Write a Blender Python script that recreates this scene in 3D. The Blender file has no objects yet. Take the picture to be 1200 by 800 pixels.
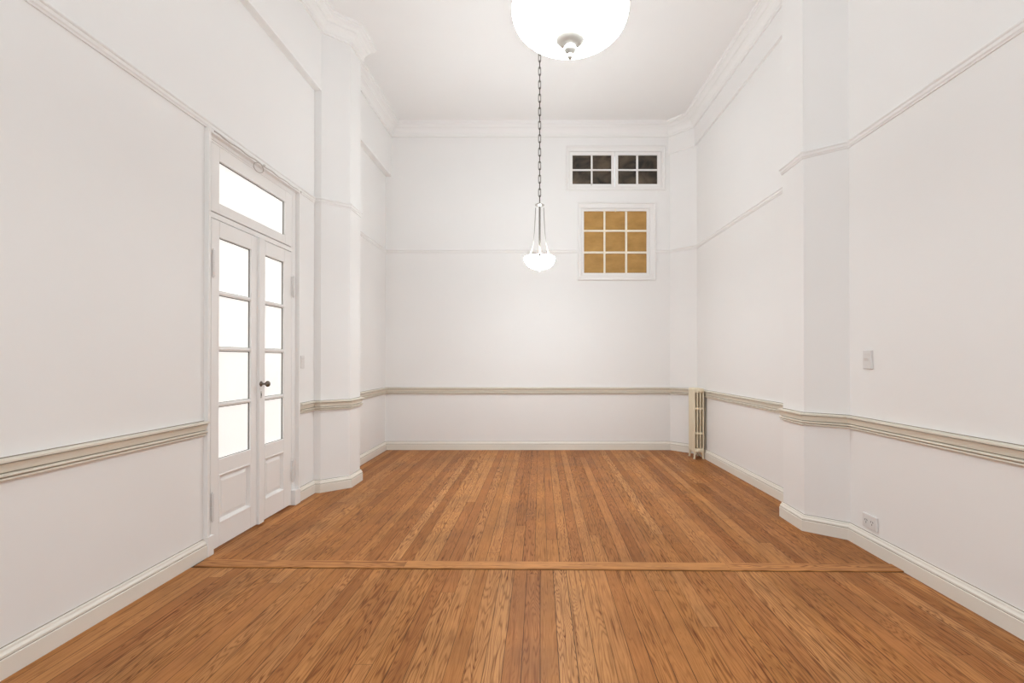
import bpy, bmesh, math, random
from mathutils import Vector, Matrix
random.seed(7)
scene = bpy.context.scene
COL = scene.collection
PI = math.pi

# ------------------------------------------------------------------ helpers
def link(name, me, parent=None):
    o = bpy.data.objects.new(name, me)
    COL.objects.link(o)
    if parent is not None:
        o.parent = parent
    return o

def obj(name, bm, mat, parent=None, smooth=False, bevel=0.0, seg=2):
    bmesh.ops.recalc_face_normals(bm, faces=bm.faces)
    me = bpy.data.meshes.new(name)
    bm.to_mesh(me); bm.free()
    me.materials.append(mat)
    if smooth:
        for p in me.polygons: p.use_smooth = True
    o = link(name, me, parent)
    if bevel > 0:
        m = o.modifiers.new('bevel', 'BEVEL')
        m.width = bevel; m.segments = seg; m.limit_method = 'ANGLE'; m.angle_limit = math.radians(35)
    return o

def tag(o, label, cat, group=None, kind=None):
    o['label'] = label; o['category'] = cat
    if group: o['group'] = group
    if kind: o['kind'] = kind
    return o

def empty(name, loc, rz=0.0):
    o = bpy.data.objects.new(name, None)
    o.empty_display_size = 0.1
    COL.objects.link(o)
    o.location = loc; o.rotation_euler = (0, 0, rz)
    return o

def box(bm, x0, x1, y0, y1, z0, z1):
    vs = [bm.verts.new((x, y, z)) for z in (z0, z1) for x, y in ((x0, y0), (x1, y0), (x1, y1), (x0, y1))]
    for f in ((0, 3, 2, 1), (4, 5, 6, 7), (0, 1, 5, 4), (1, 2, 6, 5), (2, 3, 7, 6), (3, 0, 4, 7)):
        bm.faces.new([vs[i] for i in f])

def prism(bm, pts, z0, z1):
    lo = [bm.verts.new((x, y, z0)) for x, y in pts]
    hi = [bm.verts.new((x, y, z1)) for x, y in pts]
    n = len(pts)
    bm.faces.new(list(reversed(lo))); bm.faces.new(hi)
    for i in range(n):
        bm.faces.new((lo[i], lo[(i + 1) % n], hi[(i + 1) % n], hi[i]))

def loft(bm, rings, closed_ring=True, cap=True):
    """rings: list of lists of Vector"""
    R = [[bm.verts.new(p) for p in r] for r in rings]
    n = len(R[0])
    for a, b in zip(R[:-1], R[1:]):
        for i in range(n if closed_ring else n - 1):
            j = (i + 1) % n
            bm.faces.new((a[i], a[j], b[j], b[i]))
    if cap:
        bm.faces.new(list(reversed(R[0]))); bm.faces.new(R[-1])

def tube(bm, pts, r, n=10, closed=False):
    pts = [Vector(p) for p in pts]
    rs = r if isinstance(r, (list, tuple)) else [r] * len(pts)
    m = len(pts)
    rings = []
    prev = None
    for i, p in enumerate(pts):
        if closed:
            t = pts[(i + 1) % m] - pts[(i - 1) % m]
        else:
            t = pts[min(i + 1, m - 1)] - pts[max(i - 1, 0)]
        t.normalize()
        if prev is None:
            up = Vector((0, 0, 1)) if abs(t.z) < 0.9 else Vector((1, 0, 0))
            u = t.cross(up).normalized()
        else:
            u = (prev - t * prev.dot(t)).normalized()
        prev = u
        v = t.cross(u)
        rings.append([p + (u * math.cos(2 * PI * k / n) + v * math.sin(2 * PI * k / n)) * rs[i] for k in range(n)])
    R = [[bm.verts.new(q) for q in ring] for ring in rings]
    pairs = list(zip(R[:-1], R[1:]))
    if closed: pairs.append((R[-1], R[0]))
    for a, b in pairs:
        for i in range(n):
            j = (i + 1) % n
            bm.faces.new((a[i], a[j], b[j], b[i]))
    if not closed:
        bm.faces.new(list(reversed(R[0]))); bm.faces.new(R[-1])

def lathe(bm, prof, c=(0, 0, 0), n=40, axis='z', sgn=1):
    """prof: list of (radius, height)"""
    c = Vector(c)
    R = []
    for r, h in prof:
        ring = []
        if r < 1e-6:
            p = Vector((0, 0, h)) if axis == 'z' else Vector((h * sgn, 0, 0))
            ring = [bm.verts.new(c + p)]
        else:
            for k in range(n):
                a = 2 * PI * k / n
                if axis == 'z': p = Vector((r * math.cos(a), r * math.sin(a), h))
                else: p = Vector((h * sgn, r * math.cos(a), r * math.sin(a)))
                ring.append(bm.verts.new(c + p))
        R.append(ring)
    for a, b in zip(R[:-1], R[1:]):
        for k in range(n):
            j = (k + 1) % n
            if len(a) == 1 and len(b) == 1: continue
            if len(a) == 1: bm.faces.new((a[0], b[j], b[k]))
            elif len(b) == 1: bm.faces.new((a[k], a[j], b[0]))
            else: bm.faces.new((a[k], a[j], b[j], b[k]))

def offset_pts(poly, d):
    """mitred offset of an open plan polyline to its right side"""
    out = []
    n = len(poly)
    for i in range(n):
        p = Vector(poly[i])
        ns = []
        for a, b in ((i - 1, i), (i, i + 1)):
            if a < 0 or b >= n: continue
            t = (Vector(poly[b]) - Vector(poly[a])).normalized()
            ns.append(Vector((t.y, -t.x)))
        if len(ns) == 1: m = ns[0]
        else:
            m = (ns[0] + ns[1]); m = m / (1 + ns[0].dot(ns[1]))
        out.append(p + m * d)
    return out

def sweep(bm, poly, prof, i0=0, i1=None, dark_segs=()):
    """run a moulding profile (inward offset, height) along the plan polyline between vertices i0..i1"""
    if i1 is None: i1 = len(poly) - 1
    offs = [offset_pts(poly, d) for d, z in prof]
    rings = []
    for i in range(i0, i1 + 1):
        rings.append([Vector((offs[k][i].x, offs[k][i].y, prof[k][1])) for k in range(len(prof))])
    n0 = len(bm.faces)
    loft(bm, rings)
    if dark_segs:
        bm.faces.ensure_lookup_table()
        n = len(prof)
        for k in range(len(rings) - 1):
            for d in dark_segs: bm.faces[n0 + k * n + (d % n)].material_index = 1

# ------------------------------------------------------------------ materials
def new_mat(name):
    m = bpy.data.materials.new(name); m.use_nodes = True
    nt = m.node_tree
    return m, nt, nt.nodes['Principled BSDF']

def N(nt, kind, **kw):
    n = nt.nodes.new(kind)
    for k, v in kw.items():
        if k == 'ins':
            for i, val in v.items(): n.inputs[i].default_value = val
        else: setattr(n, k, v)
    return n

def paint(name, col, rough=0.5, bump=0.02, scale=60, var=0.02, spec=0.35):
    m, nt, b = new_mat(name)
    L = nt.links.new
    tc = N(nt, 'ShaderNodeTexCoord')
    n1 = N(nt, 'ShaderNodeTexNoise', ins={'Scale': scale, 'Detail': 4.0})
    n2 = N(nt, 'ShaderNodeTexNoise', ins={'Scale': 1.3, 'Detail': 3.0})
    L(tc.outputs['Object'], n1.inputs['Vector']); L(tc.outputs['Object'], n2.inputs['Vector'])
    r = N(nt, 'ShaderNodeValToRGB')
    r.color_ramp.elements[0].position = 0.3; r.color_ramp.elements[1].position = 0.7
    r.color_ramp.elements[0].color = (*[c * (1 - var) for c in col], 1)
    r.color_ramp.elements[1].color = (*[min(1, c * (1 + var)) for c in col], 1)
    L(n2.outputs['Fac'], r.inputs['Fac']); L(r.outputs['Color'], b.inputs['Base Color'])
    bp = N(nt, 'ShaderNodeBump', ins={'Strength': bump, 'Distance': 0.01})
    L(n1.outputs['Fac'], bp.inputs['Height']); L(bp.outputs['Normal'], b.inputs['Normal'])
    b.inputs['Roughness'].default_value = rough
    b.inputs['Specular IOR Level'].default_value = spec
    return m

def metal(name, col, rough=0.3, metallic=1.0):
    m, nt, b = new_mat(name)
    L = nt.links.new
    n1 = N(nt, 'ShaderNodeTexNoise', ins={'Scale': 90.0, 'Detail': 3.0})
    r = N(nt, 'ShaderNodeMapRange', ins={'To Min': rough * 0.8, 'To Max': rough * 1.25})
    L(n1.outputs['Fac'], r.inputs['Value']); L(r.outputs['Result'], b.inputs['Roughness'])
    b.inputs['Base Color'].default_value = (*col, 1); b.inputs['Metallic'].default_value = metallic
    return m

def emit_glass(name, col, strength, var=0.05, rough=0.5):
    m, nt, b = new_mat(name)
    L = nt.links.new
    tc = N(nt, 'ShaderNodeTexCoord')
    n1 = N(nt, 'ShaderNodeTexNoise', ins={'Scale': 9.0, 'Detail': 6.0})
    L(tc.outputs['Object'], n1.inputs['Vector'])
    r = N(nt, 'ShaderNodeMapRange', ins={'From Min': 0.3, 'From Max': 0.7, 'To Min': strength * (1 - var), 'To Max': strength * (1 + var)})
    L(n1.outputs['Fac'], r.inputs['Value']); L(r.outputs['Result'], b.inputs['Emission Strength'])
    b.inputs['Emission Color'].default_value = (*col, 1)
    b.inputs['Base Color'].default_value = (0.8, 0.8, 0.78, 1)
    b.inputs['Roughness'].default_value = rough
    return m

def wood_floor(name, boards=True):
    m, nt, b = new_mat(name)
    L = nt.links.new
    def math_(op, a, c=None, clamp=False):
        n = N(nt, 'ShaderNodeMath', operation=op); n.use_clamp = clamp
        for i, v in enumerate((a, c)):
            if v is None: continue
            if isinstance(v, (int, float)): n.inputs[i].default_value = v
            else: L(v, n.inputs[i])
        return n.outputs[0]
    tc = N(nt, 'ShaderNodeTexCoord')
    sp = N(nt, 'ShaderNodeSeparateXYZ'); L(tc.outputs['Object'], sp.inputs[0])
    X, Y = sp.outputs['X'], sp.outputs['Y']
    if boards:
        # slight slope of the dividing strip
        lim = math_('ADD', math_('MULTIPLY', X, -0.0155), 2.832)
        sec = math_('GREATER_THAN', Y, lim)
        W = 0.0745
        u = math_('ADD', math_('DIVIDE', X, W), math_('MULTIPLY', sec, 37.43))
        iu = math_('FLOOR', u); fu = math_('FRACT', u)
        wn = N(nt, 'ShaderNodeTexWhiteNoise', noise_dimensions='1D'); L(iu, wn.inputs['W'])
        v = math_('DIVIDE', math_('ADD', Y, math_('MULTIPLY', wn.outputs['Value'], 9.0)), 4.2)
        iv = math_('FLOOR', v); fv = math_('FRACT', v)
    else:
        u = math_('DIVIDE', Y, 0.2); iu = math_('FLOOR', u); fu = math_('FRACT', u)
        v = math_('DIVIDE', math_('ADD', X, 10.3), 1.9); iv = math_('FLOOR', v); fv = math_('FRACT', v)
        X, Y = Y, X
    cb = N(nt, 'ShaderNodeCombineXYZ'); L(iu, cb.inputs[0]); L(iv, cb.inputs[1])
    w2 = N(nt, 'ShaderNodeTexWhiteNoise', noise_dimensions='2D'); L(cb.outputs[0], w2.inputs['Vector'])
    R1 = w2.outputs['Value']
    sc = N(nt, 'ShaderNodeSeparateColor'); L(w2.outputs['Color'], sc.inputs[0])
    R2, R3 = sc.outputs[1], sc.outputs[2]
    # board tint
    ramp = N(nt, 'ShaderNodeValToRGB')
    cr = ramp.color_ramp
    cols = FLOOR_COLS if boards else STRIP_COLS
    cr.elements[0].position = 0.0; cr.elements[0].color = (*cols[0], 1)
    cr.elements[1].position = 1.0; cr.elements[1].color = (*cols[-1], 1)
    for i, c in enumerate(cols[1:-1]):
        e = cr.elements.new((i + 1) / (len(cols) - 1)); e.color = (*c, 1)
    L(R1, ramp.inputs['Fac'])
    # growth rings: contours of a noise stretched along the board
    cv = N(nt, 'ShaderNodeCombineXYZ')
    L(math_('ADD', math_('MULTIPLY', X, 13.0), math_('MULTIPLY', R2, 60.0)), cv.inputs[0])
    L(math_('MULTIPLY', Y, 1.0), cv.inputs[1]); L(math_('MULTIPLY', R3, 80.0), cv.inputs[2])
    ng = N(nt, 'ShaderNodeTexNoise', ins={'Scale': 1.0, 'Detail': 2.5, 'Roughness': 0.55}); L(cv.outputs[0], ng.inputs['Vector'])
    rings = math_('SINE', math_('MULTIPLY', ng.outputs['Fac'], math_('ADD', math_('MULTIPLY', R3, 110.0), 90.0)))
    rings = math_('POWER', math_('ADD', math_('MULTIPLY', rings, 0.5), 0.5), 2.6)
    # fibres
    cf = N(nt, 'ShaderNodeCombineXYZ')
    L(math_('ADD', math_('MULTIPLY', X, 260.0), math_('MULTIPLY', R2, 90.0)), cf.inputs[0])
    L(math_('MULTIPLY', Y, 5.0), cf.inputs[1]); L(R1, cf.inputs[2])
    nf = N(nt, 'ShaderNodeTexNoise', ins={'Scale': 1.0, 'Detail': 3.0, 'Roughness': 0.6}); L(cf.outputs[0], nf.inputs['Vector'])
    fib = N(nt, 'ShaderNodeMapRange', ins={'From Min': 0.36, 'From Max': 0.68}); L(nf.outputs['Fac'], fib.inputs['Value'])
    # worn blotches
    nb = N(nt, 'ShaderNodeTexNoise', ins={'Scale': 2.2, 'Detail': 5.0, 'Roughness': 0.6}); L(tc.outputs['Object'], nb.inputs['Vector'])
    amt = math_('MULTIPLY', math_('ADD', math_('MULTIPLY', R2, 0.55), 0.25), rings)
    cs = N(nt, 'ShaderNodeCombineXYZ')
    L(math_('ADD', math_('MULTIPLY', X, 75.0), math_('MULTIPLY', R3, 70.0)), cs.inputs[0]); L(math_('MULTIPLY', Y, 1.6), cs.inputs[1]); L(R2, cs.inputs[2])
    ns = N(nt, 'ShaderNodeTexNoise', ins={'Scale': 1.0, 'Detail': 4.0, 'Roughness': 0.65}); L(cs.outputs[0], ns.inputs['Vector'])
    stk = N(nt, 'ShaderNodeMapRange', ins={'From Min': 0.56, 'From Max': 0.70}); L(ns.outputs['Fac'], stk.inputs['Value'])
    amt = math_('ADD', amt, math_('MULTIPLY', stk.outputs[0], 0.75))
    dark = math_('ADD', math_('MULTIPLY', amt, 0.78), math_('MULTIPLY', fib.outputs[0], 0.24))
    mx = N(nt, 'ShaderNodeMix', data_type='RGBA'); mx.blend_type = 'MIX'
    L(math_('MULTIPLY', dark, 1.0, True), mx.inputs['Factor'])
    L(ramp.outputs['Color'], mx.inputs['A']); mx.inputs['B'].default_value = (*GRAIN_COL, 1)
    bl = N(nt, 'ShaderNodeMapRange', ins={'From Min': 0.3, 'From Max': 0.7, 'To Min': 0.80, 'To Max': 1.18}); L(nb.outputs['Fac'], bl.inputs['Value'])
    m2 = N(nt, 'ShaderNodeMix', data_type='RGBA'); m2.blend_type = 'MULTIPLY'; m2.inputs['Factor'].default_value = 1.0
    L(mx.outputs['Result'], m2.inputs['A']); L(bl.outputs[0], m2.inputs['B'])
    # joints between boards
    gw = 0.022 if boards else 0.0
    gapu = math_('GREATER_THAN', math_('ABSOLUTE', math_('SUBTRACT', fu, 0.5)), 0.5 - gw)
    gapv = math_('LESS_THAN', fv, 0.0006)
    gap = math_('MAXIMUM', gapu, gapv) if boards else gapv
    edge = math_('LESS_THAN', math_('ABSOLUTE', math_('SUBTRACT', Y, lim)), 0.0555) if boards else 0.0
    gapc = math_('MAXIMUM', math_('MULTIPLY', gap, math_('ADD', math_('MULTIPLY', R3, 0.5), 0.45)), edge)
    m3 = N(nt, 'ShaderNodeMix', data_type='RGBA')
    L(gapc, m3.inputs['Factor']); L(m2.outputs['Result'], m3.inputs['A']); m3.inputs['B'].default_value = (0.035, 0.016, 0.007, 1)
    L(m3.outputs['Result'], b.inputs['Base Color'])
    ro = N(nt, 'ShaderNodeMapRange', ins={'To Min': 0.36, 'To Max': 0.52}); L(nb.outputs['Fac'], ro.inputs['Value'])
    L(ro.outputs[0], b.inputs['Roughness'])
    b.inputs['Specular IOR Level'].default_value = 0.09
    h = math_('SUBTRACT', math_('MULTIPLY', dark, -0.25), math_('MULTIPLY', gap, 1.0))
    bp = N(nt, 'ShaderNodeBump', ins={'Strength': 0.25, 'Distance': 0.002}); L(h, bp.inputs['Height'])
    L(bp.outputs['Normal'], b.inputs['Normal'])
    return m

def dark_glass(name):
    m, nt, b = new_mat(name)
    L = nt.links.new
    tc = N(nt, 'ShaderNodeTexCoord')
    n1 = N(nt, 'ShaderNodeTexNoise', ins={'Scale': 5.0, 'Detail': 5.0, 'Distortion': 0.6}); L(tc.outputs['Object'], n1.inputs['Vector'])
    r = N(nt, 'ShaderNodeValToRGB')
    r.color_ramp.elements[0].position = 0.35; r.color_ramp.elements[0].color = (0.022, 0.019, 0.016, 1)
    r.color_ramp.elements[1].position = 0.72; r.color_ramp.elements[1].color = (0.13, 0.095, 0.065, 1)
    L(n1.outputs['Fac'], r.inputs['Fac']); L(r.outputs['Color'], b.inputs['Base Color'])
    b.inputs['Roughness'].default_value = 0.18
    b.inputs['Specular IOR Level'].default_value = 0.3
    return m

def amber_glass(name):
    m, nt, b = new_mat(name)
    L = nt.links.new
    tc = N(nt, 'ShaderNodeTexCoord')
    mp = N(nt, 'ShaderNodeMapping'); mp.inputs['Scale'].default_value = (3.0, 1.0, 6.0); L(tc.outputs['Object'], mp.inputs['Vector'])
    n1 = N(nt, 'ShaderNodeTexNoise', ins={'Scale': 1.6, 'Detail': 6.0, 'Roughness': 0.6}); L(mp.outputs[0], n1.inputs['Vector'])
    r = N(nt, 'ShaderNodeValToRGB')
    r.color_ramp.elements[0].position = 0.3; r.color_ramp.elements[0].color = (0.34, 0.185, 0.05, 1)
    r.color_ramp.elements[1].position = 0.7; r.color_ramp.elements[1].color = (0.50, 0.29, 0.09, 1)
    L(n1.outputs['Fac'], r.inputs['Fac']); L(r.outputs['Color'], b.inputs['Base Color'])
    b.inputs['Roughness'].default_value = 0.3
    b.inputs['Specular IOR Level'].default_value = 0.3
    return m

FLOOR_COLS = [(0.345, 0.135, 0.042), (0.46, 0.198, 0.062), (0.40, 0.160, 0.052), (0.52, 0.240, 0.085), (0.44, 0.185, 0.054), (0.58, 0.280, 0.105)]
STRIP_COLS = [(0.52, 0.235, 0.082), (0.57, 0.26, 0.092), (0.60, 0.28, 0.10)]
GRAIN_COL = (0.13, 0.036, 0.009)

M = {}
M['wall'] = paint('white_wall_paint', (0.822, 0.817, 0.811), 0.55, 0.03, 35, 0.008)
M['ceiling'] = paint('white_ceiling_paint', (0.815, 0.812, 0.808), 0.7, 0.02, 35, 0.008)
M['trim'] = paint('white_trim_paint', (0.82, 0.81, 0.80), 0.4, 0.02, 80, 0.01)
M['cream'] = paint('cream_trim_paint', (0.71, 0.665, 0.575), 0.38, 0.03, 80, 0.03)
M['base'] = paint('baseboard_paint', (0.77, 0.735, 0.67), 0.4, 0.03, 80, 0.02)
M['door'] = paint('white_door_enamel', (0.825, 0.815, 0.805), 0.3, 0.03, 50, 0.012)
M['muntin'] = paint('ivory_muntin_paint', (0.84, 0.79, 0.68), 0.4, 0.02, 80, 0.01)
M['floor'] = wood_floor('oak_floorboards', True)
M['strip'] = wood_floor('oak_strip', False)
M['frost'] = emit_glass('backlit_frosted_glass', (1.0, 1.0, 0.985), 0.45, 0.06, 0.45)
M['dark_glass'] = dark_glass('dark_pane')
M['amber'] = amber_glass('amber_pane')
M['lamp'] = emit_glass('lit_opal_glass', (0.93, 1.0, 1.02), 116.0, 0.02, 0.3)
M['lamp_near'] = emit_glass('lit_opal_glass_near', (0.93, 1.0, 1.02), 50.0, 0.02, 0.3)
M['nickel'] = metal('nickel', (0.62, 0.60, 0.57), 0.28)
M['bronze'] = metal('dark_bronze', (0.10, 0.085, 0.07), 0.4)
M['finial'] = metal('brushed_nickel', (0.46, 0.45, 0.42), 0.5, 0.2)
M['pane_shade'] = paint('painted_pane_shade', (0.20, 0.19, 0.18), 0.7, 0.02, 80, 0.02)  # dark grey painting the shade of the reveals round the door panes
M['dark_groove'] = paint('dark_groove_paint', (0.27, 0.235, 0.19), 0.8, 0.02, 80, 0.15)  # darker colour for the moulding grooves and top edge strips
M['rod'] = metal('dull_nickel', (0.36, 0.34, 0.31), 0.4)
M['knob'] = metal('aged_brass', (0.20, 0.17, 0.14), 0.3)
M['radiator'] = paint('ivory_radiator_enamel', (0.74, 0.66, 0.50), 0.35, 0.03, 60, 0.02)
M['plastic'] = paint('white_plastic', (0.71, 0.695, 0.685), 0.3, 0.0, 60, 0.005)
M['slot'] = paint('dark_slot', (0.05, 0.05, 0.05), 0.6, 0.0, 60, 0.0)
M['wire'] = paint('painted_cable', (0.52, 0.48, 0.45), 0.5, 0.0, 60, 0.01)

# ------------------------------------------------------------------ room plan (metres, camera at the origin, y = depth)
H_CEIL = 4.40
Y_NEAR = -1.3
def xl(y): return -2.062 - 0.005 * y
def xr(y): return 2.105 + 0.017 * (3.24 - y) if y < 3.3 else 2.105 - 0.0345 * (y - 4.05)
D0, D1 = 2.955, 4.08              # outer edges of the door casing
BACK = 6.47
left_near = [(xl(Y_NEAR), Y_NEAR), (xl(D0), D0)]
P = [(xl(D1), D1), (xl(4.40), 4.40), (-2.02, 4.40), (-1.82, 4.57), (-1.82, 4.83), (-2.02, 5.0), (xl(5.0), 5.0),
     (xl(BACK), BACK), (1.76, BACK), (2.035, 6.19), (2.105, 3.90), (1.89, 3.72), (1.89, 3.425), (2.105, 3.25), (xr(Y_NEAR), Y_NEAR)]
# indices: left part 0..7, back 7..8, right 8..14
UP = [(-2.02, Y_NEAR), (-2.02, 4.40), (-1.82, 4.57), (-1.82, 4.83), (-2.02, 5.0), (-2.02, BACK), (1.74, BACK),
      (2.005, 6.20), (2.075, 3.93), (1.89, 3.72), (1.89, 3.425), (2.105, 3.25), (xr(Y_NEAR), Y_NEAR)]

bm = bmesh.new()
box(bm, -2.5, 2.6, Y_NEAR, BACK + 0.2, -0.12, 0.0)
tag(obj('floor', bm, M['floor']), 'brown varnished oak floorboards running towards the far wall', 'floor', kind='structure')
bm = bmesh.new()
box(bm, -2.5, 2.6, Y_NEAR, BACK + 0.2, H_CEIL, H_CEIL + 0.12)
tag(obj('ceiling', bm, M['ceiling']), 'high plain white ceiling above both hanging lamps', 'ceiling', kind='structure')

SOF = 3.70
OX = -2.42
O0, O1, OZ = 3.005, 4.005, 2.615
bm = bmesh.new()
prism(bm, [(xl(Y_NEAR), Y_NEAR), (xl(O0), O0), (OX, O0), (OX, Y_NEAR)], 0, SOF)
prism(bm, [(xl(O0), O0), (xl(O1), O1), (OX, O1), (OX, O0)], OZ, SOF)
prism(bm, [(xl(O1), O1)] + P[1:8] + [(OX, BACK), (OX, O1)], 0, SOF)
prism(bm, UP[:6] + [(OX, BACK), (OX, Y_NEAR)], SOF, H_CEIL)
tag(obj('wall_left', bm, M['wall']), 'white left wall with a square pilaster past the glazed door', 'wall', kind='structure')

SB = 560.0 / BACK
def bx(px): return (px - 633) / SB
def bz(py): return 1.22 + (421 - py) / SB
bm = bmesh.new()
# window openings
WA = (bx(667), bx(775.5), bz(219.5), bz(177))
WB = (bx(681), bx(761.5), bz(323), bz(243.5))
y0, y1 = BACK, BACK + 0.16
box(bm, OX, WA[0], y0, y1, 0, H_CEIL)
box(bm, WA[1], 2.6, y0, y1, 0, H_CEIL)
box(bm, WA[0], WA[1], y0, y1, WA[3], H_CEIL)
box(bm, WA[0], WA[1], y0, y1, WB[3], WA[2])
box(bm, WA[0], WB[0], y0, y1, WB[2], WB[3])
box(bm, WB[1], WA[1], y0, y1, WB[2], WB[3])
box(bm, WA[0], WA[1], y0, y1, 0, WB[2])
tag(obj('wall_back', bm, M['wall']), 'white far wall with two small paned windows high up', 'wall', kind='structure')

bm = bmesh.new()
prism(bm, P[8:] + [(2.6, Y_NEAR), (2.6, BACK)], 0, 4.0)
prism(bm, UP[6:] + [(2.6, Y_NEAR), (2.6, BACK)], 4.0, H_CEIL)
tag(obj('wall_right', bm, M['wall']), 'white right wall with a chamfered pilaster and a cut corner', 'wall', kind='structure')

# ------------------------------------------------------------------ mouldings
def arc(cx, cz, r, a0, a1, n=5):
    return [(cx + r * math.cos(math.radians(a0 + (a1 - a0) * i / n)), cz + r * math.sin(math.radians(a0 + (a1 - a0) * i / n))) for i in range(n + 1)]

BASE = [(-0.004, 0.0), (0.026, 0.0), (0.026, 0.074), (0.022, 0.077), (0.022, 0.080)] + arc(0.0145, 0.086, 0.0085, -40, 60, 4) + [(0.014, 0.1), (0.012, 0.108), (0.008, 0.1105), (0.003, 0.111), (0.002, 0.1145), (-0.004, 0.1145)]
BASE_DARK = [i for i, (p, q) in enumerate(zip(BASE, BASE[1:])) if p in ((0.003, 0.111), (0.022, 0.077))]
DADO = [(-0.004, 0.752), (0.012, 0.752)] + arc(0.015, 0.7585, 0.0062, -80, 80, 5) + [(0.006, 0.7655), (0.006, 0.7685)] + arc(0.021, 0.7745, 0.0062, -80, 70, 5) + \
       [(0.011, 0.7815), (0.011, 0.7845), (0.018, 0.787), (0.020, 0.800), (0.024, 0.812), (0.029, 0.8205), (0.024, 0.8215), (0.024, 0.8235), (0.0345, 0.825), (0.0345, 0.834), (0.030, 0.8385),
        (0.0045, 0.8395), (0.0035, 0.8435), (-0.004, 0.8435)]
DADO_DARK = [i for i, (p, q) in enumerate(zip(DADO, DADO[1:])) if abs(p[0] - q[0]) < 0.0015 and 0.001 < q[1] - p[1] < 0.0042 and p[0] in (0.006, 0.011, 0.0045, 0.024)]
RAIL = [(-0.004, 2.660), (0.008, 2.660), (0.010, 2.668), (0.016, 2.674), (0.017, 2.690)] + arc(0.015, 2.700, 0.010, -60, 90, 5) + [(-0.004, 2.712)]
CROWN = [(-0.004, 4.235), (0.016, 4.235), (0.018, 4.250), (0.024, 4.254), (0.028, 4.275), (0.040, 4.300), (0.060, 4.322), (0.066, 4.324), (0.068, 4.336),
         (0.090, 4.352), (0.118, 4.362), (0.122, 4.376), (0.135, 4.380), (0.140, 4.404), (-0.004, 4.404)]

def run(name, mat, prof, pieces, label, cat, dark_segs=()):
    bm = bmesh.new()
    for poly, i0, i1 in pieces:
        sweep(bm, poly, prof, i0, i1, dark_segs)
    o = obj(name, bm, mat)
    o.data.materials.append(M['dark_groove'])
    return tag(o, label, cat, kind='structure')

run('baseboard_left', M['base'], BASE, [(left_near, 0, 1), (P, 0, 7)], 'cream baseboard along the left wall, broken by the glazed door', 'baseboard', BASE_DARK)
run('baseboard_back', M['base'], BASE, [(P, 7, 8)], 'cream baseboard along the foot of the far wall', 'baseboard', BASE_DARK)
run('baseboard_right', M['base'], BASE, [(P, 8, 14)], 'cream baseboard along the right wall and round its pilaster', 'baseboard', BASE_DARK)
run('trim_1', M['cream'], DADO, [(left_near, 0, 1), ([(xl(4.10), 4.12)] + P[1:], 0, 7)], 'cream dado rail on the left wall, broken by the door', 'dado rail', DADO_DARK)
run('trim_2', M['cream'], DADO, [(P, 7, 8)], 'cream dado rail straight across the far wall', 'dado rail', DADO_DARK)
run('trim_3', M['cream'], DADO, [(P, 8, 14)], 'cream dado rail on the right wall, stepping round the pilaster', 'dado rail', DADO_DARK)
LFULL = [(xl(Y_NEAR), Y_NEAR)] + P[1:]
run('trim_4', M['wall'], RAIL, [(LFULL, 0, 7)], 'thin white picture rail on the left wall above the door', 'picture rail')
run('trim_5', M['wall'], RAIL, [([P[6], P[7], (bx(676.5), BACK)], 1, 2), ([(bx(768.8), BACK), P[8], P[9]], 0, 1)], 'thin white picture rail on the far wall, stopping at the amber window', 'picture rail')
run('trim_6', M['wall'], RAIL, [(P, 8, 14)], 'thin white picture rail on the right wall at door-top height', 'picture rail')
run('trim_7', M['wall'], CROWN, [(UP, 0, 5)], 'white crown moulding above the left wall and its pilaster', 'crown moulding')
run('trim_8', M['wall'], CROWN, [(UP, 5, 6)], 'white crown moulding above the far wall', 'crown moulding')
run('trim_9', M['wall'], CROWN, [(UP, 6, 12)], 'white crown moulding above the right wall', 'crown moulding')

# board laid across the floor between the two halves of the room
bm = bmesh.new()
def ys(x): return 2.832 - 0.0155 * x
hw = 0.050
prism(bm, [(-2.035, ys(-2.035) - hw), (2.09, ys(2.09) - hw), (2.09, ys(2.09) + hw), (-2.035, ys(-2.035) + hw)], -0.002, 0.006)
tag(obj('trim_10', bm, M['strip'], bevel=0.003), 'long pale wooden strip laid across the floorboards', 'floor strip', kind='structure')

# ------------------------------------------------------------------ double door with transom (built in x = depth from wall, y)
XW = -2.079          # plane of the closed leaves
door = empty('door_1', (XW, 3.5, 0))
tag(door, 'white glazed double door with a transom light in the left wall', 'door', kind='structure')
def dobj(name, bm, mat, parent=door, **kw):
    for v in bm.verts: v.co -= Vector((XW, 3.5, 0))
    return obj(name, bm, mat, parent, **kw)

L0, L1, LM = 3.016, 3.992, 3.555
LT = 2.115
# casing: jambs, head and plinth blocks with an outer bead
bm = bmesh.new()
box(bm, XW - 0.11, XW - 0.006, D0 + 0.012, L0 - 0.005, 0, 2.640)
box(bm, XW - 0.11, XW - 0.006, L1 + 0.005, D1 - 0.012, 0, 2.640)
box(bm, XW - 0.11, XW - 0.004, L0 - 0.012, L1 + 0.012, 2.601, 2.6385)
box(bm, XW - 0.11, XW - 0.002, L0 - 0.012, L1 + 0.012, 2.121, 2.156)
for yy in (D0 + 0.006, D1 - 0.006):
    box(bm, XW - 0.02, XW + 0.030, yy - 0.010, yy + 0.010, 0.12, 2.638)
box(bm, XW - 0.02, XW + 0.034, D0 - 0.006, L0 - 0.012, 0, 0.125)
box(bm, XW - 0.02, XW + 0.034, L1 + 0.012, D1 + 0.006, 0, 0.125)
box(bm, XW - 0.02, XW + 0.032, D0 - 0.005, D1 + 0.005, 2.636, 2.659)
dobj('casing', bm, M['door'], bevel=0.003)

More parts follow.
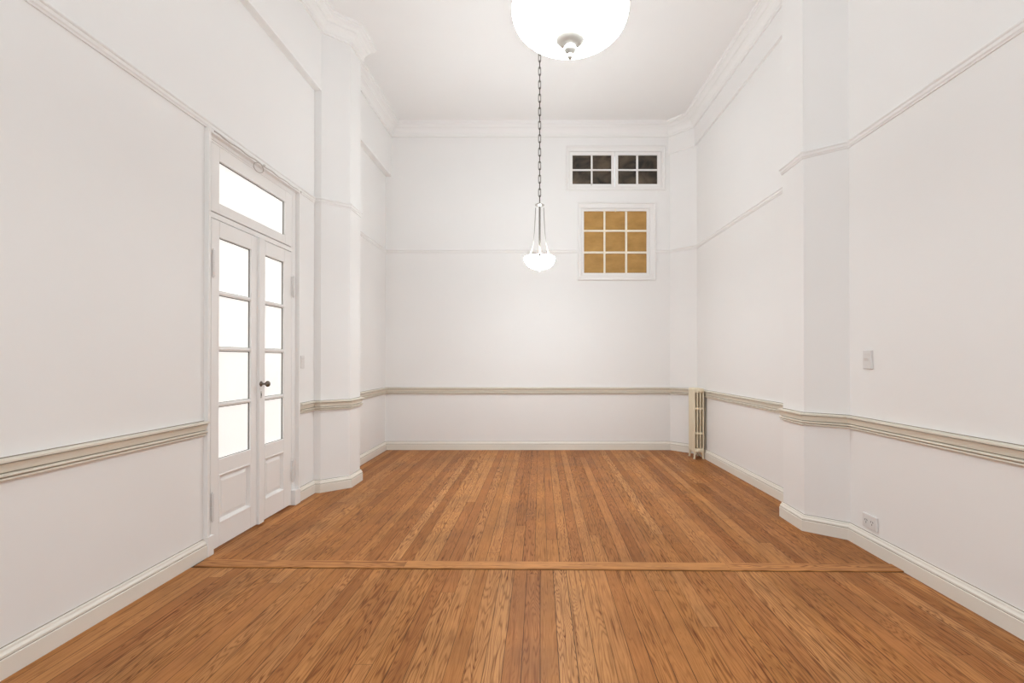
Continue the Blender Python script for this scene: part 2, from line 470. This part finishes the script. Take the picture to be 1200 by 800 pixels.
def sash_frame(bm, y0, y1, z0, z1, gy0, gy1, gz0, gz1, xf, th=0.040):
    """four members round one glazed opening"""
    xb = xf - th
    box(bm, xb, xf, y0, gy0, z0, z1)
    box(bm, xb, xf, gy1, y1, z0, z1)
    box(bm, xb, xf, gy0, gy1, gz1, z1)
    box(bm, xb, xf, gy0, gy1, z0, gz0)

bm = bmesh.new()
TG = (3.092, 3.895, 2.232, 2.508)
sash_frame(bm, L0, L1, 2.162, 2.597, *TG, XW)
tr = dobj('transom_sash', bm, M['door'], bevel=0.003)
bm = bmesh.new(); box(bm, XW - 0.030, XW - 0.022, TG[0] - 0.01, TG[1] + 0.01, TG[2] - 0.01, TG[3] + 0.01)
dobj('transom_glass', bm, M['frost'], tr)

def pane_shade_ring(bm, y0, y1, z0, z1, x, w=0.0045):  # added dark strips standing in for the reveal in shadow
    box(bm, x, x + 0.006, y0, y0 + w, z0, z1); box(bm, x, x + 0.006, y1 - w, y1, z0, z1)
    box(bm, x, x + 0.006, y0 + w, y1 - w, z0, z0 + w * 0.5); box(bm, x, x + 0.006, y0 + w, y1 - w, z1 - w, z1)
bm = bmesh.new(); pane_shade_ring(bm, *TG, XW - 0.022)
dobj('pane_shade', bm, M['pane_shade'], tr)
GZ = (0.575, 2.010)
MZ = (0.925, 1.289, 1.651)
PZ = (0.160, 0.475)
def leaf(y0, y1, gy0, gy1, xf, astragal):
    bm = bmesh.new()
    zb = 0.012
    xb = xf - 0.040
    box(bm, xb, xf, y0, gy0, zb, LT)
    box(bm, xb, xf, gy1, y1, zb, LT)
    box(bm, xb, xf, gy0, gy1, GZ[1], LT)
    box(bm, xb, xf, gy0, gy1, PZ[1], GZ[0])
    box(bm, xb, xf, gy0, gy1, zb, PZ[0])
    for z in MZ:
        box(bm, xf - 0.034, xf - 0.006, gy0, gy1, z - 0.013, z + 0.013)
        box(bm, xf - 0.012, xf - 0.001, gy0, gy1, z - 0.007, z + 0.007)
    if astragal:
        box(bm, xf - 0.005, xf + 0.020, y1 - 0.050, y1 + 0.014, 0.012, LT - 0.004)
    lf = dobj('door_leaf', bm, M['door'], bevel=0.003)
    bm = bmesh.new(); box(bm, xf - 0.026, xf - 0.020, gy0 - 0.008, gy1 + 0.008, GZ[0] - 0.008, GZ[1] + 0.008)
    dobj('glass', bm, M['frost'], lf)
    bm = bmesh.new()
    edges = [GZ[0]] + [z for m_ in MZ for z in (m_ - 0.013, m_ + 0.013)] + [GZ[1]]
    for k in range(4):
        pane_shade_ring(bm, gy0, gy1, edges[2 * k], edges[2 * k + 1], xf - 0.020)
    dobj('pane_shade', bm, M['pane_shade'], lf)
    # raised and fielded panel
    bm = bmesh.new()
    a, b_, c, d = gy0 - 0.006, gy1 + 0.006, PZ[0] - 0.006, PZ[1] + 0.006
    def rect(x, e): return [Vector((x, a + e, c + e)), Vector((x, b_ - e, c + e)), Vector((x, b_ - e, d - e)), Vector((x, a + e, d - e))]
    loft(bm, [rect(xf - 0.030, 0), rect(xf - 0.004, 0), rect(xf + 0.004, 0.008), rect(xf + 0.002, 0.016), rect(xf - 0.022, 0.026), rect(xf - 0.020, 0.034), rect(xf - 0.010, 0.056)])
    dobj('raised_panel', bm, M['door'], lf)
    return lf
lf1 = leaf(L0, LM - 0.002, 3.090, 3.434, XW + 0.003, True)
lf2 = leaf(LM + 0.002, L1, 3.612, 3.880, XW, False)
# knob, rosette and keyhole on the meeting stile
ky, kz, kx = 3.522, 1.040, XW + 0.023
bm = bmesh.new()
lathe(bm, [(0, 0), (0.020, 0), (0.020, 0.004), (0.010, 0.008), (0.007, 0.014), (0.007, 0.030), (0.013, 0.036), (0.0215, 0.044), (0.0235, 0.052), (0.020, 0.060), (0.010, 0.065), (0, 0.066)], (kx - 0.002, ky, kz), 24, 'x')
dobj('door_knob', bm, M['knob'], lf1, smooth=True)
bm = bmesh.new()
box(bm, kx - 0.003, kx + 0.002, ky - 0.011, ky + 0.011, kz - 0.105, kz - 0.055)
esc = dobj('keyhole_plate', bm, M['nickel'], lf1, bevel=0.002)
bm = bmesh.new()
lathe(bm, [(0, 0.002), (0.0045, 0.002), (0.0045, 0.0028), (0, 0.0028)], (kx, ky, kz - 0.075), 14, 'x')
box(bm, kx + 0.002, kx + 0.0028, ky - 0.0022, ky + 0.0022, kz - 0.092, kz - 0.075)
dobj('keyhole', bm, M['slot'], lf1)
# barrel hinges
for lf_, yy in ((lf1, L0 - 0.002), (lf2, L1 + 0.002)):
    for z0, z1 in ((0.205, 0.375), (1.745, 1.910)):
        bm = bmesh.new()
        r = 0.009
        zm = (z0 + z1) / 2
        lathe(bm, [(0, z0 - 0.012), (0.005, z0 - 0.008), (0.005, z0 - 0.003), (r, z0), (r, zm - 0.002), (r * 0.75, zm - 0.001), (r * 0.75, zm + 0.001), (r, zm + 0.002), (r, z1), (0.005, z1 + 0.003), (0.005, z1 + 0.008), (0, z1 + 0.012)],
              (XW + 0.016, yy, 0), 14)
        dobj('hinge', bm, M['plastic'], lf_, smooth=False)

# ------------------------------------------------------------------ surface cable beside the door
def xw_(y): return xl(y)
cab = empty('electrical_cable', (xl(4.1), 4.1, 1.12))
tag(cab, 'thin painted cable clipped over and down the right side of the door', 'cable')
def cobj(name, bm, mat, **kw):
    for v in bm.verts: v.co -= Vector((xl(4.1), 4.1, 1.12))
    return obj(name, bm, mat, cab, **kw)
bm = bmesh.new()
yc = 4.105
pts = [(xl(3.0) + 0.032, 2.99, 2.652)]
for t in range(1, 20):
    y = 2.99 + (4.06 - 2.99) * t / 20
    sag = 0.004 * math.sin(t * 1.7)
    pts.append((xl(y) + 0.034, y, 2.650 + sag))
pts += [(xl(4.09) + 0.030, 4.088, 2.648), (xl(yc) + 0.010, yc, 2.625), (xl(yc) + 0.006, yc, 2.58)]
for z in (2.2, 1.9, 1.56, 1.4, 1.25, 1.13):
    pts.append((xl(yc) + 0.005, yc + 0.003 * math.sin(z * 9), z))
tube(bm, pts, 0.0042, 8)
cobj('wire', bm, M['wire'], smooth=True)
# slack loop hanging over the transom
bm = bmesh.new()
lp = []
for k in range(15):
    a = PI * 2 * k / 14
    lp.append((xl(3.5) + 0.030 + 0.008 * math.sin(a), 3.47 + 0.060 * math.cos(a), 2.615 + 0.030 * math.sin(a)))
tube(bm, lp, 0.003, 6)
cobj('slack_loop', bm, M['wire'], smooth=True)
for (cx, cy, cz) in ((xl(3.53) + 0.034, 3.53, 2.652), (xl(4.08) + 0.032, 4.078, 2.650), (xl(yc) + 0.006, yc, 1.60), (xl(yc) + 0.006, yc, 1.125)):
    bm = bmesh.new()
    lathe(bm, [(0, 0.010), (0.008, 0.009), (0.011, 0.004), (0.011, -0.0045), (0, -0.0045)], (cx, cy, cz), 12, 'x')
    cobj('cable_clip', bm, M['wire'] if cz < 2 else M['nickel'], smooth=True)

# ------------------------------------------------------------------ windows of the far wall
def win_obj(root, name, bm, mat, parent, **kw):
    for v in bm.verts: v.co -= root.location
    return obj(name, bm, mat, parent, **kw)

def casing_ring(bm, x0, x1, z0, z1, i0, i1, k0, k1, yb):
    """mitred moulded casing between the outer rectangle and the inner opening"""
    w = [i0 - x0, x1 - i1, k0 - z0, z1 - k1]
    prof = [(0.0, 0.0), (0.0, 0.018), (0.12, 0.026), (0.25, 0.026), (0.32, 0.016), (0.80, 0.016), (0.86, 0.020), (1.0, 0.020), (1.0, -0.06)]
    rings = []
    for (sx, sz) in ((0, 0), (1, 0), (1, 1), (0, 1), (0, 0)):
        r = []
        for t, d in prof:
            x = x0 + w[0] * t if sx == 0 else x1 - w[1] * t
            z = z0 + w[2] * t if sz == 0 else z1 - w[3] * t
            r.append(Vector((x, yb - d, z)))
        rings.append(r)
    loft(bm, rings, closed_ring=True, cap=False)

def paned_window(name, label, outer, inner, sashes, glass, mfr):
    root = empty(name, ((outer[0] + outer[1]) / 2, BACK, outer[2]))
    tag(root, label, 'window', kind='structure')
    bm = bmesh.new()
    casing_ring(bm, *outer, *inner, BACK)
    win_obj(root, 'window_frame', bm, M['trim'], root)
    for (x0, x1, z0, z1, cols, rows) in sashes:
        bm = bmesh.new()
        yf, yb = BACK - 0.006, BACK + 0.030
        box(bm, x0, cols[0][0], yf, yb, z0, z1); box(bm, cols[-1][1], x1, yf, yb, z0, z1)
        box(bm, cols[0][0], cols[-1][1], yf, yb, z0, rows[0][0]); box(bm, cols[0][0], cols[-1][1], yf, yb, rows[-1][1], z1)
        s = win_obj(root, 'sash', bm, M['trim'], root, bevel=0.003)
        bm = bmesh.new()
        for a, b_ in zip(cols[:-1], cols[1:]): box(bm, a[1], b_[0], yf + 0.004, yb, rows[0][0], rows[-1][1])
        for a, b_ in zip(rows[:-1], rows[1:]): box(bm, cols[0][0], cols[-1][1], yf + 0.0035, yb, a[1], b_[0])
        win_obj(root, 'muntins', bm, mfr, s, bevel=0.002)
        bm = bmesh.new(); box(bm, cols[0][0] - 0.005, cols[-1][1] + 0.005, BACK + 0.012, BACK + 0.018, rows[0][0] - 0.005, rows[-1][1] + 0.005)
        win_obj(root, 'glass', bm, glass, s)
    return root
def cx_(*p): return [(bx(a), bx(b_)) for a, b_ in p]
def rz_(*p): return [(bz(a), bz(b_)) for a, b_ in p]
rows = rz_((215.2, 199.4), (197.6, 181.2))
w1 = paned_window('window_1', 'wide white window of eight dark panes near the ceiling',
    (bx(663), bx(780), bz(222.5), bz(170.5)), (WA[0] + 0.004, WA[1] - 0.004, WA[2] + 0.004, WA[3] - 0.004),
    [(WA[0] + 0.006, bx(720.2), WA[2] + 0.006, WA[3] - 0.006, cx_((671, 692.6), (694.6, 716.6)), rows),
     (bx(721), WA[1] - 0.006, WA[2] + 0.006, WA[3] - 0.006, cx_((724.6, 745.8), (748.2, 770.6)), rows)], M['dark_glass'], M['trim'])
w2 = paned_window('window_2', 'square white window with nine amber panes below the dark one',
    (bx(677), bx(768.8), bz(328.5), bz(237)), (WB[0] + 0.004, WB[1] - 0.004, WB[2] + 0.004, WB[3] - 0.004),
    [(WB[0] + 0.006, WB[1] - 0.006, WB[2] + 0.006, WB[3] - 0.006, cx_((684.4, 707.4), (709.6, 732.8), (735.2, 758)),
      rz_((319.6, 296.8), (294.4, 271.2), (269, 247)))], M['amber'], M['muntin'])
def latch(root, px, py, mat, s):
    bm = bmesh.new()
    x, z = bx(px), bz(py)
    box(bm, x - 0.010 * s, x + 0.010 * s, BACK - 0.012, BACK - 0.004, z - 0.020 * s, z + 0.022 * s)
    lathe(bm, [(0, 0), (0.010 * s, 0), (0.012 * s, 0.010), (0.007 * s, 0.016), (0, 0.018)], (x, BACK - 0.02, z - 0.01 * s), 12)
    win_obj(root, 'latch', bm, mat, root, bevel=0.002)
latch(w2, 721.3, 246.3, M['muntin'], 1.0)
latch(w1, 693.2, 215.6, M['nickel'], 0.8)

# ------------------------------------------------------------------ radiator
rx0, rx1, ry0, nsec, pitch = 1.880, 2.004, 5.835, 5, 0.047
rad = empty('radiator', ((rx0 + rx1) / 2, ry0 + nsec * pitch / 2, 0))
tag(rad, 'narrow ivory cast iron column radiator in the far right corner', 'radiator')
def rounded_col(bm, x, y, z0, z1, ax, ay, n=14):
    prof = [(0.35, z0), (0.8, z0 + 0.006), (1.0, z0 + 0.018), (1.0, z1 - 0.018), (0.8, z1 - 0.006), (0.35, z1)]
    loft(bm, [[Vector((x + ax * s * math.cos(2 * PI * k / n), y + ay * s * math.sin(2 * PI * k / n), z)) for k in range(n)] for s, z in prof])
def stadium_x(bm, x0, x1, y, z0, z1, hy):
    """horizontal header with rounded section and rounded ends"""
    zc, hz = (z0 + z1) / 2, (z1 - z0) / 2
    prof = [(x0, 0.5), (x0 + 0.004, 0.85), (x0 + 0.012, 1.0), (x1 - 0.012, 1.0), (x1 - 0.004, 0.85), (x1, 0.5)]
    n = 14
    def sq(c): return math.copysign(abs(c) ** 0.6, c)
    loft(bm, [[Vector((x, y + hy * s * sq(math.cos(2 * PI * k / n)), zc + hz * s * sq(math.sin(2 * PI * k / n)))) for k in range(n)] for x, s in prof])
def section(feet):
    bm = bmesh.new()
    cw = 0.0086
    xs = [rx0 + cw + i * (rx1 - rx0 - 2 * cw) / 3 for i in range(4)]
    for x in xs: rounded_col(bm, x, 0, 0.092, 0.845, cw, 0.0225)
    stadium_x(bm, rx0, rx1, 0, 0.808, 0.866, 0.0215)
    stadium_x(bm, rx0, rx1, 0, 0.078, 0.134, 0.0215)
    stadium_x(bm, rx0 + 0.003, rx1 - 0.003, 0, 0.602, 0.632, 0.017)
    stadium_x(bm, rx0 + 0.003, rx1 - 0.003, 0, 0.300, 0.330, 0.017)
    for z in (0.106, 0.838):      # nipple joints to the next section
        m = bmesh.new(); lathe(m, [(0, -pitch / 2), (0.017, -pitch / 2), (0.017, pitch / 2), (0, pitch / 2)], (0, 0, 0), 16)
        bmesh.ops.transform(m, matrix=Matrix.Translation(((rx0 + rx1) / 2, 0, z)) @ Matrix.Rotation(PI / 2, 4, 'X'), verts=m.verts)
        me = bpy.data.meshes.new('tmp'); m.to_mesh(me); m.free(); bm.from_mesh(me); bpy.data.meshes.remove(me)
    if feet:
        for x, s in ((rx0 + 0.012, -1), (rx1 - 0.012, 1)):
            tube(bm, [(x - s * 0.016, 0, 0.100), (x - s * 0.006, 0, 0.078), (x + s * 0.001, 0, 0.045), (x + s * 0.002, 0, 0.020), (x + s * 0.005, 0, 0.006), (x + s * 0.006, 0, 0.0)], [0.020, 0.016, 0.0115, 0.0105, 0.0135, 0.014], 12)
    return bm
for i in range(nsec):
    b_ = section(i in (0, nsec - 1))
    y = ry0 + pitch * (i + 0.5)
    for v in b_.verts: v.co += Vector((0, y, 0)) - rad.location
    obj('section', b_, M['radiator'], rad, smooth=True)

# ------------------------------------------------------------------ switches and outlet (wall plates)
def wall_plate(name, label, cat, loc, rz, w, h, holes, group=None):
    """local frame: x along wall, -y out of wall"""
    root = empty(name, loc, rz)
    tag(root, label, cat, group)
    bm = bmesh.new(); box(bm, -w / 2, w / 2, -0.013, 0.002, -h / 2, h / 2)
    obj('plate', bm, M['plastic'], root, bevel=0.003)
    for kind, x, z, a, c in holes:
        bm = bmesh.new()
        if kind == 'rocker':
            prism(bm, [(x - a / 2, -0.013), (x + a / 2, -0.013), (x + a / 2, -0.006), (x - a / 2, -0.006)], z - c / 2, z + c / 2)
            vs = [v for v in bm.verts if v.co.y < -0.012]
            for v in vs: v.co.y -= 0.004 if v.co.z > z else 0.0
            obj('rocker', bm, M['plastic'], root, bevel=0.001)
        elif kind == 'blank':
            box(bm, x - a / 2, x + a / 2, -0.0135, -0.006, z - c / 2, z + c / 2)
            obj('insert', bm, M['plastic'], root, bevel=0.001)
        elif kind == 'socket':
            box(bm, x - a / 2, x + a / 2, -0.0135, -0.006, z - c / 2, z + c / 2)
            s = obj('socket', bm, M['plastic'], root, bevel=0.0015)
            bm = bmesh.new()
            for (dx, dz, ang) in ((-0.009, 0.006, 30), (0.009, 0.006, -30), (0, -0.010, 0)):
                q = bmesh.new(); box(q, -0.0017, 0.0017, -0.0144, -0.012, -0.0055, 0.0055)
                bmesh.ops.transform(q, matrix=Matrix.Translation((x + dx, 0, z + dz)) @ Matrix.Rotation(math.radians(ang), 4, 'Y'), verts=q.verts)
                me = bpy.data.meshes.new('tmp'); q.to_mesh(me); q.free(); bm.from_mesh(me); bpy.data.meshes.remove(me)
            obj('slots', bm, M['slot'], s)
    return root
ang_r = -PI / 2
wall_plate('light_switch', 'white light switch on the right wall nearest the viewer', 'switch', (xr(3.065) - 0.001, 3.065, 1.218), ang_r, 0.078, 0.118,
           [('rocker', 0, 0.030, 0.044, 0.022), ('rocker', 0, 0.002, 0.044, 0.022), ('blank', 0, -0.030, 0.044, 0.022)])
wall_plate('power_outlet', 'white double power outlet above the right baseboard', 'outlet', (xr(3.05) - 0.001, 3.05, 0.186), ang_r, 0.128, 0.086,
           [('socket', -0.027, 0, 0.046, 0.050), ('socket', 0.027, 0, 0.046, 0.050)])
wall_plate('light_switch', 'small white light switch between the door and left pilaster', 'switch', (xl(4.165) + 0.001, 4.165, 1.198), PI / 2, 0.066, 0.112,
           [('rocker', 0, 0.026, 0.040, 0.022), ('rocker', 0, 0.0, 0.040, 0.022), ('blank', 0, -0.026, 0.040, 0.022)])

# ------------------------------------------------------------------ pendant lamps
def pendant(loc, R, depth, z_bot, z_hub, r_hub, label, gmat, stem, finial=1.0):
    root = empty('pendant_lamp', (loc[0], loc[1], H_CEIL))
    tag(root, label, 'lamp')
    def part(name, bm, mat, **kw):
        for v in bm.verts: v.co.z -= H_CEIL
        return obj(name, bm, mat, root, **kw)
    zr = z_bot + depth          # rim height
    bm = bmesh.new()
    lathe(bm, [(0, H_CEIL), (0.065, H_CEIL), (0.063, H_CEIL - 0.012), (0.045, H_CEIL - 0.028), (0.02, H_CEIL - 0.045), (0.008, H_CEIL - 0.06), (0, H_CEIL - 0.06)], n=32)
    part('canopy', bm, M['bronze'], smooth=True)
    # chain
    bm = bmesh.new()
    z = H_CEIL - 0.05; k = 0
    Lk, wk, wr = 0.082, 0.0112, 0.0033
    n_l = max(1, int((H_CEIL - 0.05 - z_hub) / 0.0668))
    step = (H_CEIL - 0.05 - z_hub - Lk) / max(1, n_l - 1)
    for k in range(n_l):
        zc = H_CEIL - 0.05 - Lk / 2 - k * step
        pts = []
        for s in range(20):
            a = 2 * PI * s / 20
            px, pz = wk * math.cos(a), wk * math.sin(a) * 1.1
            pz += math.copysign(Lk / 2 - wk * 1.1, math.sin(a)) if abs(math.sin(a)) > 1e-6 else 0
            pts.append((px, 0, pz) if k % 2 == 0 else (0, px, pz))
        rot = Matrix.Rotation(0.15, 3, 'Z')
        tube(bm, [rot @ Vector(p) + Vector((0, 0, zc)) for p in pts], wr, 6, closed=True)
    part('chain', bm, M['bronze'], smooth=True)
    bm = bmesh.new()
    lathe(bm, [(0, z_hub + 0.018), (0.007, z_hub + 0.016), (0.010, z_hub + 0.004), (r_hub * 0.75, z_hub - 0.004), (r_hub, z_hub - 0.012), (r_hub * 0.95, z_hub - 0.022), (r_hub * 0.4, z_hub - 0.028), (0.006, z_hub - 0.034), (0, z_hub - 0.036)], n=28)
    part('hub', bm, M['nickel'], smooth=True)
    if stem:
        bm = bmesh.new(); tube(bm, [(0, 0, z_hub - 0.03), (0, 0, zr + 0.01)], 0.0085, 10)
        part('stem', bm, M['bronze'], smooth=True)
        bm = bmesh.new()
        lathe(bm, [(0, zr + 0.03), (0.018, zr + 0.025), (0.022, zr - 0.01), (0.018, zr - 0.02), (0, zr - 0.02)], n=18)
        part('lamp_holder', bm, M['nickel'], smooth=True)
    h = z_hub - zr
    for a in (-90, 30, 150):
        ca, sa = math.cos(math.radians(a)), math.sin(math.radians(a))
        bm = bmesh.new()
        pts = []
        for t, r in ((0.04, r_hub), (0.25, r_hub + (R - r_hub) * 0.05), (0.5, r_hub + (R - r_hub) * 0.14), (0.70, r_hub + (R - r_hub) * 0.27), (0.84, r_hub + (R - r_hub) * 0.47), (0.94, r_hub + (R - r_hub) * 0.75), (1.0, R * 0.985)):
            pts.append((r * ca, r * sa, z_hub - 0.012 - (h - 0.012) * t))
        tube(bm, pts, 0.0036, 8)
        part('rod', bm, M['rod'], smooth=True)
        bm = bmesh.new()
        c = Vector((R * 0.985 * ca, R * 0.985 * sa, zr + 0.004))
        bmesh.ops.create_icosphere(bm, subdivisions=2, radius=0.014, matrix=Matrix.Translation(c) @ Matrix.Diagonal((1, 1, 1.15, 1)))
        part('rosette', bm, M['bronze'], smooth=True)
    # opal bowl: outer skin, rolled rim, inner skin
    bm = bmesh.new()
    prof = []
    for i in range(15):
        a = (PI / 2) * i / 14
        prof.append((R * math.sin(a) ** 0.95 if i else 0.0, zr - depth * math.cos(a)))
    prof += [(R * 1.012, zr + 0.006), (R * 0.995, zr + 0.011), (R * 0.965, zr + 0.006)]
    for i in range(13, -1, -1):
        a = (PI / 2) * i / 14
        prof.append(((R - 0.008) * math.sin(a) ** 0.95 if i else 0.0, zr - (depth - 0.007) * math.cos(a)))
    lathe(bm, prof, n=56)
    part('glass_bowl', bm, gmat, smooth=True)
    bm = bmesh.new()
    f = finial
    zb = z_bot + 0.006
    g = f * 1.2
    lathe(bm, [(0.0, zb + 0.004), (0.038 * g, zb + 0.002), (0.0385 * g, zb - 0.002), (0.034 * g, zb - 0.008 * f), (0.022 * g, zb - 0.017 * f), (0.014 * g, zb - 0.021 * f), (0.013 * g, zb - 0.026 * f), (0.0165 * g, zb - 0.030 * f),
               (0.014 * g, zb - 0.038 * f), (0.007 * g, zb - 0.042 * f), (0.005 * g, zb - 0.047 * f), (0.0075 * g, zb - 0.053 * f), (0.006 * g, zb - 0.059 * f), (0.0, zb - 0.063 * f)], n=32)
    part('finial', bm, M['finial'], smooth=True)
    return root
pendant((-0.005, 4.67), 0.148, 0.105, 2.10, 2.745, 0.046, 'small lit glass bowl lamp hanging on a long dark chain', M['lamp'], True, 0.55)
pendant((0.091, 1.45), 0.175, 0.080, 2.190, 2.90, 0.055, 'large lit white glass bowl lamp nearest the viewer', M['lamp_near'], False, 1.0)

# ------------------------------------------------------------------ light, camera, colour
w = bpy.data.worlds.new('World'); scene.world = w; w.use_nodes = True
bg = w.node_tree.nodes['Background']
bg.inputs['Color'].default_value = (0.95, 1.0, 1.02, 1); bg.inputs['Strength'].default_value = 1.3

cam_d = bpy.data.cameras.new('camera'); cam = bpy.data.objects.new('camera', cam_d); COL.objects.link(cam)
PITCH = math.radians(0.35)
cam.location = (0, 0, 1.22); cam.rotation_euler = (PI / 2 + PITCH, 0, 0)
F = 560.0
cam_d.sensor_width = 36.0; cam_d.sensor_fit = 'HORIZONTAL'; cam_d.lens = F * 36.0 / 1200.0
cam_d.shift_x = -33.0 / 1200.0
cam_d.shift_y = (421.0 - F * math.tan(PITCH) - 400.0) / 1200.0
cam_d.clip_start = 0.05
scene.camera = cam
vs = scene.view_settings
scene.display_settings.display_device = 'sRGB'
vs.view_transform = 'Standard'; vs.look = 'None'; vs.gamma = 1.0; vs.use_curve_mapping = False
vs.exposure = 0.0
scene.cycles.max_bounces = 16; scene.cycles.diffuse_bounces = 12
